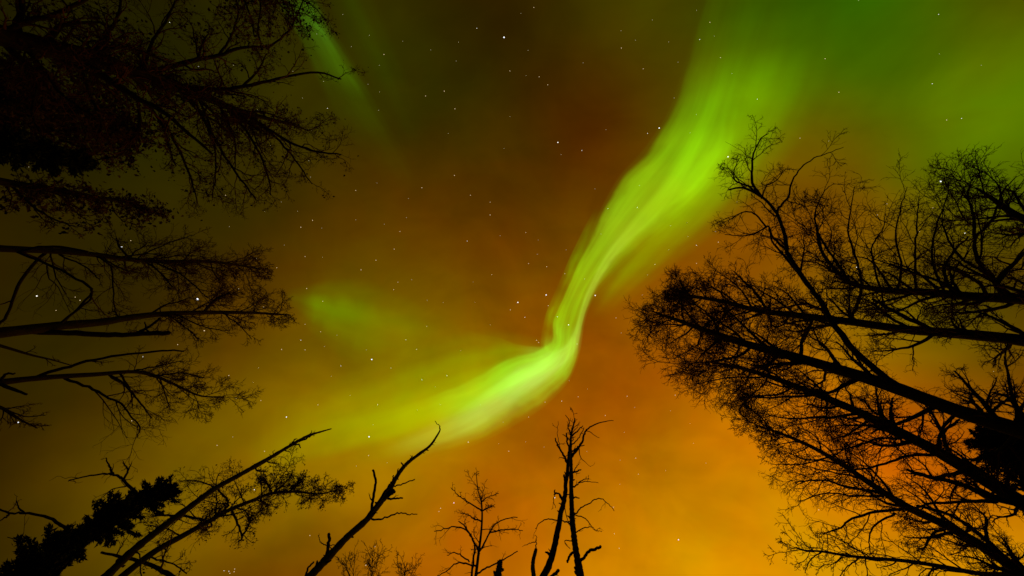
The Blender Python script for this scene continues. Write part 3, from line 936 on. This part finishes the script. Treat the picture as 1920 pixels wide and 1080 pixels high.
t.limb([(290, 492), (340, 515), (375, 545), (390, 560)], (4, 1.6), 0.4, 1.0)
t.limb([(260, 482), (300, 462), (340, 448), (365, 440)], (3, 1.2), 0.5, 1.0)
t.limb([(40, 470), (100, 462), (165, 472)], (6, 5), 0.5, 0.1)
t.crown(0.40, 26, 108, [0.9, 1.0, 0.9, 0.7, 0.42], 0.75, (0.0, 0.22))
t.finish()

t = Tree('birch_tree', 'thick lower trunk on the left with a broken stub alongside its long tapering top', 'tree',
         [(-40, 630), (0, 624), (70, 616), (120, 610), (190, 604), (240, 596), (300, 589), (380, 586), (450, 586), (505, 588), (545, 591)], 6.0, (24, 2.2), 'wispy', 42, GL, 0.9)
t.limb([(60, 622), (130, 624), (200, 628), (260, 626), (318, 624)], (11, 8.5), 0.6, 0.0, dress=False, as_trunk=True)
t.limb([(262, 622), (280, 612), (300, 596)], (6, 4), 0.3, 0.3)
t.limb([(275, 618), (272, 604)], (4, 2), 0.3, 0.0, dress=False)
t.limb([(110, 610), (135, 588), (165, 566), (172, 550)], (5, 3), 0.2, 0.3)
t.limb([(318, 592), (345, 612), (365, 628), (372, 640)], (3.5, 1.4), 0.3, 1.2)
t.limb([(330, 590), (380, 612), (425, 620)], (3.5, 1.6), 0.5, 1.0)
t.limb([(420, 588), (450, 610), (472, 636)], (3, 1.3), 0.4, 1.0)
t.limb([(380, 586), (405, 560), (440, 548)], (4, 1.5), 0.5, 1.6)
t.limb([(300, 590), (301, 578)], (4, 1.5), 0.3, 0.0, dress=False)
t.limb([(225, 598), (216, 586), (210, 580)], (3.5, 1.3), 0.3, 0.5)
t.crown(0.55, 15, 85, [0.8, 1.0, 0.8, 0.4], 0.7)
t.finish()

t = Tree('birch_tree', 'lowest forked trunk on the left, bare limbs fanning right and sagging at the ends', 'tree',
         [(-40, 722), (0, 717), (50, 711), (110, 706), (180, 702), (250, 697), (290, 705), (330, 722), (375, 742), (420, 744)], 7.2, (14, 2), 'wispy', 43, GL, 0.9)
t.limb([(64, 708), (120, 690), (170, 676), (240, 664), (300, 658), (344, 658)], (7, 3), 0.5, 0.3, lmul=0.4)
t.limb([(120, 708), (165, 725), (200, 745), (225, 755), (245, 780), (262, 800), (258, 820)], (6, 1.8), 0.3, 0.7)
t.limb([(205, 702), (235, 722), (260, 752), (285, 785)], (6, 2), 0.3, 1.0)
t.limb([(225, 700), (245, 735), (248, 765)], (4, 1.6), 0.3, 0.9)
t.limb([(250, 696), (300, 685), (340, 676)], (4, 1.5), 0.5, 1.0)
t.limb([(285, 705), (340, 700), (385, 708)], (4, 1.6), 0.5, 1.3)
t.limb([(300, 710), (310, 740), (320, 768)], (3, 1.3), 0.3, 1.0)
t.limb([(0, 720), (30, 732), (50, 739)], (9, 4), 0.2, 0.0, dress=False)
t.limb([(0, 718), (10, 702), (28, 700)], (8, 3), 0.2, 0.0, dress=False)
t.crown(0.60, 11, 80, [0.8, 1.0, 0.9, 0.6], 0.7)
t.finish()

t = Tree('bare_tree', 'thin bare branch tip between the two lower trunks at the left edge', 'tree',
         [(-60, 628), (-20, 642), (20, 654), (60, 666), (95, 674), (130, 684)], 9.0, (8, 2), 'dead', 44, GL, 1.0)
t.crown(0.5, 4, 40)
t.finish()
t = Tree('bare_tree', 'small brushy twig tip at the left edge below the forked trunk', 'tree',
         [(-60, 748), (-20, 758), (10, 768), (35, 785), (70, 803)], 8.0, (10, 1.8), 'small', 45, GL, 0.9)
t.limb([(5, 766), (45, 780), (85, 778)], (3, 1.4), 0.5, 1.2)
t.crown(0.35, 9, 60)
t.finish()

t = Tree('bare_tree', 'blurry dark bough at the left edge below the blunt spruce top', 'tree',
         [(-60, 326), (0, 340), (60, 350), (120, 358), (180, 370), (230, 378), (268, 386)], 6.0, (18, 3), 'leafy', 46, GL, 1.3)
t.limb([(20, 346), (60, 385), (100, 410), (140, 425)], (7, 2), 0.4, 1.0)
t.crown(0.12, 18, 85, [0.9, 0.9, 0.8, 0.6], 0.7, (0, 0.2))
t.finish(700, (0.04, 0.08), 0.06)

spruce('blunt black spruce top poking right from the left edge under the leafy tree', [(-60, 268), (0, 278), (60, 286), (120, 297), (180, 308)], 6.0, (26, 5), 34, 32, 30, tipf=0.42)

t = Tree('oak_tree', 'large leafy tree covering the upper left corner with dark ragged foliage', 'tree',
         [(-60, 38), (0, 66), (70, 84), (140, 104), (210, 122), (270, 142), (330, 162), (390, 184), (440, 205), (500, 222), (560, 236)], 6.6, (44, 4), 'leafy', 51, None, 0.9)
t.limb([(110, 100), (160, 122), (215, 158), (265, 188), (310, 212), (350, 248), (400, 290)], (18, 4), 0.5, 1.0, lmul=0.8)
t.limb([(258, 140), (320, 125), (370, 112), (410, 104), (450, 90), (500, 88)], (12, 4), 0.5, 0.8, lmul=0.8)
t.limb([(410, 104), (430, 76), (440, 50), (446, 20), (440, -20)], (5, 2.5), 0.3, 0.8)
t.limb([(372, 112), (378, 84), (392, 62)], (5, 2), 0.3, 0.8)
t.limb([(365, 165), (410, 168), (460, 162), (520, 148), (590, 136), (640, 148)], (10, 2.5), 0.6, 0.7, lmul=0.8)
t.limb([(455, 162), (485, 130), (500, 100)], (5, 2), 0.4, 1.0)
t.limb([(258, 185), (262, 230), (248, 258), (225, 290), (180, 300)], (6, 2.5), 0.2, 1.0)
t.limb([(275, 192), (305, 235), (318, 280), (330, 310)], (6, 2), 0.3, 1.2)
t.limb([(345, 170), (380, 220), (420, 290), (455, 340), (480, 375)], (8, 2.5), 0.4, 1.2)
t.limb([(440, 205), (500, 240), (550, 270), (600, 285), (640, 290)], (8, 2.5), 0.6, 1.2)
t.limb([(480, 225), (530, 270), (560, 310), (585, 345)], (6, 2), 0.5, 1.1)
t.limb([(300, 215), (340, 290), (360, 340), (370, 380)], (6, 2), 0.4, 1.2)
t.limb([(372, 182), (398, 250), (404, 320), (398, 372)], (6, 2), 0.4, 1.2)
t.limb([(430, 204), (478, 270), (502, 330), (508, 366)], (6, 2), 0.4, 1.2)
t.limb([(410, 195), (440, 260), (440, 320)], (6, 2), 0.4, 1.2)
t.limb([(0, 64), (50, 40), (100, 28), (150, 5), (190, -20)], (12, 6), 0.4, 1.0)
t.limb([(190, 115), (200, 70), (220, 30), (230, -20)], (9, 3), 0.3, 1.2)
t.limb([(270, 130), (285, 80), (310, 40), (330, 0)], (8, 3), 0.4, 1.2)
t.limb([(500, 92), (540, 60), (560, 20), (575, -20)], (4, 2), 0.4, 1.2)
t.limb([(40, 78), (80, 130), (120, 180), (180, 220)], (10, 3), 0.3, 1.3)
t.limb([(60, 84), (70, 150), (60, 210), (80, 260)], (9, 3), 0.2, 1.4)
t.limb([(150, 118), (170, 180), (190, 230), (180, 270)], (8, 3), 0.2, 1.4)
t.crown(0.10, 34, 130, [0.9, 1.1, 1.1, 0.9, 0.7], 0.85)
t.finish(3600, (0.03, 0.07), 0.05)

t = Tree('oak_tree', 'second leafy crown at the top edge, drooping beside the dim slanting green ray', 'tree',
         [(290, -190), (330, -150), (380, -110), (425, -75), (465, -45), (505, -15), (528, 12)], 6.4, (20, 3), 'leafy', 52, None, 0.9)
t.limb([(480, -35), (488, 10), (484, 55), (490, 90)], (5, 2), 0.3, 1.2)
t.limb([(440, -62), (450, -20), (470, 30), (478, 70)], (6, 2), 0.3, 1.2)
t.limb([(500, -20), (548, -8), (590, 14), (612, 40)], (4, 1.3), 0.4, 0.7)
t.crown(0.35, 20, 110, [0.9, 1.0, 0.8, 0.5], 0.9, (-0.1, 0.2))
t.finish(1200, (0.03, 0.07), 0.05)
t = Tree('oak_tree', 'deeply shaded leafy tree filling the left edge behind the large one', 'tree',
         [(-120, 150), (-60, 168), (0, 185), (60, 200), (110, 212), (170, 225), (215, 240)], 8.5, (30, 4), 'leafy', 53, None, 1.5)
t.crown(0.05, 34, 125, [1.0, 1.0, 0.9, 0.8], 0.9)
t.finish(4500, (0.06, 0.11), 0.10)

# ---- bottom left
spruce('ragged black spruce leaning in from the bottom left corner, bare twigs sprouting behind it',
       [(-30, 1140), (20, 1098), (90, 1050), (150, 1008), (205, 972), (260, 944), (300, 926), (326, 922)], 6.4, (20, 3), 55, 33, 46, tipf=0.34, needles=300)

t = Tree('bare_tree', 'thin crooked bare tree rising behind the black spruce at bottom left', 'tree',
         [(60, 1130), (120, 1060), (180, 1000), (225, 958), (256, 930), (238, 908), (226, 894)], 8.0, (12, 4), 'dead', 61, None, 1.0)
t.limb([(228, 896), (215, 891), (200, 888), (170, 892), (140, 898), (128, 902)], (4.5, 1.8), 0.3, 1.2)
t.limb([(212, 890), (206, 876), (198, 858)], (5, 1.6), 0.3, 1.2)
t.limb([(232, 898), (240, 882), (234, 872), (230, 866)], (5, 1.8), 0.3, 1.2)
t.limb([(240, 882), (247, 868)], (3, 1.2), 0.3, 1.0)
t.limb([(234, 912), (210, 918), (192, 932)], (3, 1.3), 0.3, 1.0)
t.limb([(170, 1010), (125, 992), (105, 978), (85, 968), (45, 962), (20, 962), (-10, 952)], (7, 3), 0.2, 0.3)
t.limb([(45, 962), (34, 950), (31, 938)], (3.5, 1.4), 0.2, 0.6)
t.limb([(20, 962), (8, 972), (-6, 980)], (3.5, 1.6), 0.2, 0.5)
t.limb([(120, 1062), (75, 1025), (55, 1014), (15, 1008)], (3.5, 1.3), 0.2, 0.6)
t.limb([(90, 1090), (50, 1040), (30, 1060), (10, 1085)], (3, 1.3), 0.2, 0.6)
t.finish()

t = Tree('dead_tree', 'long bare pole of a dead tree slanting above the leafy birch at bottom left', 'tree',
         [(150, 1125), (200, 1080), (250, 1032), (300, 992), (350, 955), (400, 918), (450, 890), (500, 862), (540, 838), (575, 818), (600, 810), (621, 804)], 6.2, (18, 2), 'dead', 62, None, 1.0, SNAG, rough=0.12)
t.limb([(545, 836), (551, 826), (556, 822)], (3, 1.5), 0.5, 0.0, dress=False)
t.limb([(548, 834), (560, 834), (564, 840)], (3, 1.8), 0.4, 0.0, dress=False)
t.limb([(560, 828), (582, 818), (588, 812)], (4, 2), 0.5, 0.4)
t.limb([(500, 866), (515, 869), (523, 870)], (3.2, 1.6), 0.4, 0.0, dress=False)
t.limb([(480, 880), (490, 884), (496, 884)], (3.5, 1.8), 0.4, 0.0, dress=False)
t.limb([(444, 894), (446, 888)], (5, 3), 0.4, 0.0, dress=False)
t.spurs(24, 4, 12)
t.limb([(245, 1035), (262, 1042), (264, 1075), (266, 1095)], (3, 2), 0.2, 0.2)
t.finish()

t = Tree('birch_tree', 'small leafed birch hung with fine drooping twigs under the bare pole at bottom left', 'tree',
         [(180, 1128), (230, 1080), (290, 1034), (340, 1006), (390, 978), (430, 956), (480, 936), (510, 925), (555, 922), (600, 926), (632, 918)], 7.2, (14, 2), 'leafy', 63, None, 0.85)
t.limb([(415, 962), (428, 946), (424, 935), (410, 920), (390, 908), (360, 900), (338, 902)], (5, 1.5), 0.4, 1.2)
t.limb([(392, 978), (350, 968), (320, 966), (285, 968)], (6, 3), 0.3, 1.0)
t.limb([(510, 924), (500, 905), (488, 895)], (4, 1.5), 0.5, 1.5)
t.limb([(515, 922), (535, 905), (545, 893)], (4, 1.5), 0.5, 1.5)
t.limb([(545, 920), (560, 902), (575, 892)], (5, 1.6), 0.5, 2.2)
t.limb([(435, 958), (448, 985), (454, 1008), (448, 1015)], (5, 3), 0.3, 0.8)
t.limb([(454, 1005), (466, 985), (470, 965)], (4, 2), 0.3, 1.0)
t.limb([(490, 938), (500, 950), (500, 965)], (3.5, 1.5), 0.3, 1.2)
t.limb([(340, 1006), (310, 990), (270, 985)], (3, 1.5), 0.3, 0.8)
t.limb([(290, 1048), (320, 1055), (350, 1075)], (4, 2), 0.2, 0.8)
t.limb([(330, 1086), (300, 1068), (262, 1052), (225, 1044), (190, 1036)], (9, 4), 0.1, 0.3)
t.crown(0.34, 26, 85, [0.8, 1.0, 1.0, 0.8, 0.6], 0.85)
t.finish(1500, (0.025, 0.055), 0.04)

# ---- bottom middle
t = Tree('dead_tree', 'leaning dead snag at the bottom, forked trunk ending in one long hooked twig', 'tree',
         [(540, 1125), (584, 1078), (620, 1040), (652, 1006), (688, 974), (712, 944), (728, 925), (742, 897), (760, 872), (785, 852), (806, 836), (820, 816), (825, 806), (824, 800)], 5.2, (17.5, 1.3), 'dead', 71, None, 0.9, SNAG, rough=0.10)
t.limb([(688, 972), (712, 938), (728, 914), (736, 902), (738, 892)], (7, 2.5), 0.7, 0.0, dress=False)
t.limb([(697, 954), (700, 935), (704, 910), (703, 892), (699, 882)], (6, 4), 0.4, 0.15)
t.limb([(738, 912), (755, 907), (778, 898)], (3.2, 2), 0.4, 0.0, dress=False)
t.limb([(724, 928), (732, 923), (738, 922)], (14, 9), 0.2, 0.0, dress=False)
t.limb([(730, 935), (745, 934), (756, 934)], (5, 2.5), 0.3, 0.4)
t.limb([(700, 974), (718, 972), (735, 966), (748, 962), (766, 964), (783, 965)], (4, 1.6), 0.3, 0.0, dress=False)
t.limb([(757, 876), (754, 870), (753, 867)], (3, 1.6), 0.4, 0.0, dress=False)
t.limb([(760, 872), (770, 860), (774, 854)], (3, 1.4), 0.5, 0.4)
t.limb([(785, 852), (788, 847)], (2.2, 1.2), 0.4, 0.0, dress=False)
t.limb([(612, 1044), (615, 1026), (618, 1012), (616, 1000)], (6, 5.5), 0.3, 0.0, dress=False)
t.limb([(616, 1024), (606, 1020), (600, 1014), (598, 1004)], (2.2, 1.2), 0.3, 0.2)
t.limb([(618, 1024), (628, 1022), (632, 1026)], (2, 1.2), 0.3, 0.2)
t.limb([(824, 804), (824, 799), (818, 794), (816, 790)], (1.6, 1.0), 0.3, 0.0, dress=False)
t.limb([(572, 1084), (578, 1066), (588, 1054)], (5, 3), 0.2, 0.2)
t.spurs(26, 4, 13)
t.finish()

t = Tree('bare_tree', 'small thin bare tree in orange glow between leaning and forked snags', 'tree',
         [(880, 1160), (892, 1080), (897, 1040), (902, 1000), (904, 965), (902, 940), (896, 918), (893, 888)], 7.5, (7, 1.3), 'small', 72, None, 0.72)
t.limb([(898, 1036), (892, 1022), (886, 1012), (880, 1000), (870, 985), (860, 978)], (4.5, 2), 0.7, 0.5)
t.limb([(880, 1000), (868, 990), (850, 988), (826, 994), (814, 996)], (3, 1.4), 0.3, 0.8)
t.limb([(885, 1080), (888, 1050), (890, 1025), (882, 1000)], (5, 3), 0.8, 0.5)
t.limb([(898, 1036), (910, 1015), (920, 996), (930, 982), (950, 972), (970, 970)], (4, 1.5), 0.4, 0.8)
t.limb([(920, 998), (945, 994), (965, 992), (980, 996)], (3, 1.3), 0.3, 0.8)
t.limb([(903, 978), (885, 970), (876, 964), (863, 962)], (3, 1.4), 0.4, 0.9)
t.limb([(903, 958), (885, 946), (870, 935), (860, 929), (845, 914)], (3, 1.3), 0.5, 0.9)
t.limb([(904, 958), (916, 952), (926, 948)], (3.2, 1.6), 0.4, 1.4)
t.limb([(902, 940), (915, 932), (935, 925)], (2.5, 1.2), 0.5, 1.2)
t.limb([(896, 1076), (910, 1066), (930, 1056), (950, 1046), (970, 1034)], (4, 1.8), 0.3, 0.3)
t.limb([(885, 1060), (868, 1055), (852, 1058), (838, 1070), (820, 1080)], (3.5, 1.6), 0.3, 0.5)
t.limb([(880, 1054), (862, 1040), (850, 1036), (838, 1042)], (3, 1.2), 0.3, 0.5)
t.crown(0.30, 12, 52, [1.0, 1.0, 0.8, 0.6], 0.85)
t.finish()

spruce('small pointed black treetop at the bottom edge, right of the small bare tree', [(928, 1130), (932, 1100), (935, 1075), (938, 1050)], 9.0, (10, 1.5), 12, 34, 22, tipf=0.06, needles=900)

t = Tree('dead_tree', 'tall twin stemmed dead snag, two dark stems crossing under a jagged forked top', 'tree',
         [(1096, 1150), (1088, 1080), (1083, 1050), (1078, 1020), (1074, 985), (1072, 950), (1071, 915), (1071, 880), (1070, 855), (1070, 835), (1071, 815), (1075, 798), (1078, 785)], 4.6, (15.5, 2.2), 'dead', 73, None, 0.9, SNAG, rough=0.12)
t.limb([(1075, 1000), (1060, 960), (1060, 915), (1064, 880), (1067, 855)], (1.5, 1.2), 0.8, 0.0, dress=False)
t.limb([(1084, 1056), (1094, 1046), (1104, 1034), (1116, 1030), (1127, 1025)], (6, 5), 0.4, 0.0, dress=False)
t.limb([(1080, 962), (1090, 952), (1106, 944), (1122, 934), (1140, 944), (1152, 958)], (3, 1.2), 0.4, 0.1)
t.limb([(1079, 966), (1098, 972), (1108, 985), (1118, 994), (1130, 996)], (2.4, 1.0), 0.3, 0.7)
t.limb([(1081, 998), (1095, 990), (1108, 987)], (3, 1.4), 0.3, 0.6)
t.limb([(1078, 912), (1086, 905), (1096, 899), (1104, 897)], (3.4, 1.2), 0.4, 0.6)
t.limb([(1086, 906), (1100, 903), (1122, 905)], (2.0, 1.0), 0.2, 0.2)
t.limb([(1077, 885), (1085, 882), (1089, 880)], (4, 2), 0.4, 0.3)
t.limb([(1076, 884), (1082, 874), (1086, 870)], (2.4, 1.2), 0.4, 0.3)
t.limb([(1077, 933), (1086, 934)], (4, 2), 0.4, 0.0, dress=False)
t.limb([(1073, 855), (1082, 842), (1090, 832), (1096, 814), (1100, 806), (1115, 796), (1134, 790), (1150, 789)], (6, 1.2), 0.6, 0.2)
t.limb([(1074, 846), (1084, 838), (1095, 834)], (4, 1.6), 0.4, 0.3)
t.limb([(1074, 832), (1084, 822), (1096, 802)], (3, 1.5), 0.5, 0.2)
t.limb([(1074, 816), (1084, 806), (1093, 798)], (4, 1.6), 0.5, 0.4)
t.limb([(1100, 806), (1112, 814), (1124, 822)], (1.6, 0.9), 0.3, 0.0, dress=False)
t.limb([(1071, 815), (1065, 800), (1068, 790), (1060, 778)], (3, 1.2), 0.5, 0.6)
t.limb([(1068, 850), (1064, 828), (1062, 812)], (4.5, 2.5), 0.6, 0.3)
t.limb([(1064, 868), (1056, 852), (1048, 840), (1044, 832), (1041, 822)], (5, 2.4), 0.6, 0.5)
t.limb([(1050, 843), (1046, 820), (1046, 790)], (1.5, 0.8), 0.5, 0.3)
t.limb([(1072, 1038), (1066, 1046), (1063, 1054)], (5, 4), 0.1, 0.0, dress=False)
t.limb([(1070, 1014), (1062, 1013), (1060, 1018), (1068, 1030)], (2.2, 1.2), 0.1, 0.2)
t.crown(0.72, 12, 26, [0.6, 1.0, 1.2, 1.2], 0.6)
# the second stem crosses behind and meets the first under the fork
t.limb([(1000, 1150), (1016, 1088), (1030, 1058), (1038, 1030), (1044, 1005), (1050, 970), (1055, 950), (1059, 930), (1061, 905), (1064, 880), (1067, 850), (1070, 836)], (14, 5), 2.2, 0.0, dress=False, as_trunk=True)
t.limb([(1056, 940), (1052, 930), (1044, 924), (1040, 926)], (4, 2.5), 0.3, 0.0, dress=False)
t.limb([(1040, 928), (1040, 918)], (4, 2), 0.2, 0.0, dress=False)
t.limb([(1040, 926), (1038, 940), (1042, 952)], (1.8, 1.0), 0.1, 0.2)
t.limb([(1068, 982), (1062, 978), (1045, 976), (1028, 973), (1012, 980), (1004, 992)], (3.6, 1.3), 0.2, 0.8)
t.limb([(1059, 905), (1058, 890)], (5, 3.5), 0.3, 0.0, dress=False)
t.limb([(1030, 1084), (1040, 1076), (1048, 1070)], (7, 6), 0.2, 0.2)
t.spurs(22, 4, 12)
t.finish()

t = Tree('dead_tree', 'short slim stub with a twig on top, left of the twin snag', 'stump',
         [(1003, 1150), (1001, 1085), (999, 1065), (1000, 1050), (1003, 1038), (1005, 1030)], 5.4, (9, 6), 'dead', 74, None, 0.9, SNAG, rough=0.10)
t.limb([(1004, 1032), (1005, 1020), (1006, 1005)], (2.6, 1.2), 0.5, 0.6)
t.limb([(1005, 1016), (994, 1018), (984, 1023)], (1.8, 1.0), 0.2, 0.3)
t.finish()

GT = 'far twiggy treetops along the bottom edge'
for sd, lab, path, L in (
    (81, 'faint bare treetop at the bottom edge just right of the leaning snag', [(688, 1150), (693, 1100), (697, 1078), (698, 1046)], 58),
    (82, 'faint low treetop left of the small bare tree, barely above the bottom edge', [(752, 1160), (756, 1110), (758, 1090), (760, 1064)], 55),
):
    t = Tree('bare_tree', lab, 'tree', path, 10.5, (5, 1.1), 'small', sd, GT, 0.72)
    t.crown(0.25, 16, L, [1.0, 1.0, 0.8, 0.6], 0.75)
    t.finish()
t = Tree('bare_tree', 'faint leaning twig spray touching the foot of the leaning snag', 'tree',
         [(670, 1140), (664, 1100), (654, 1076), (644, 1056)], 10.0, (5, 1.1), 'small', 83, GT, 0.72)
t.crown(0.25, 10, 60, None, 0.6)
t.finish()
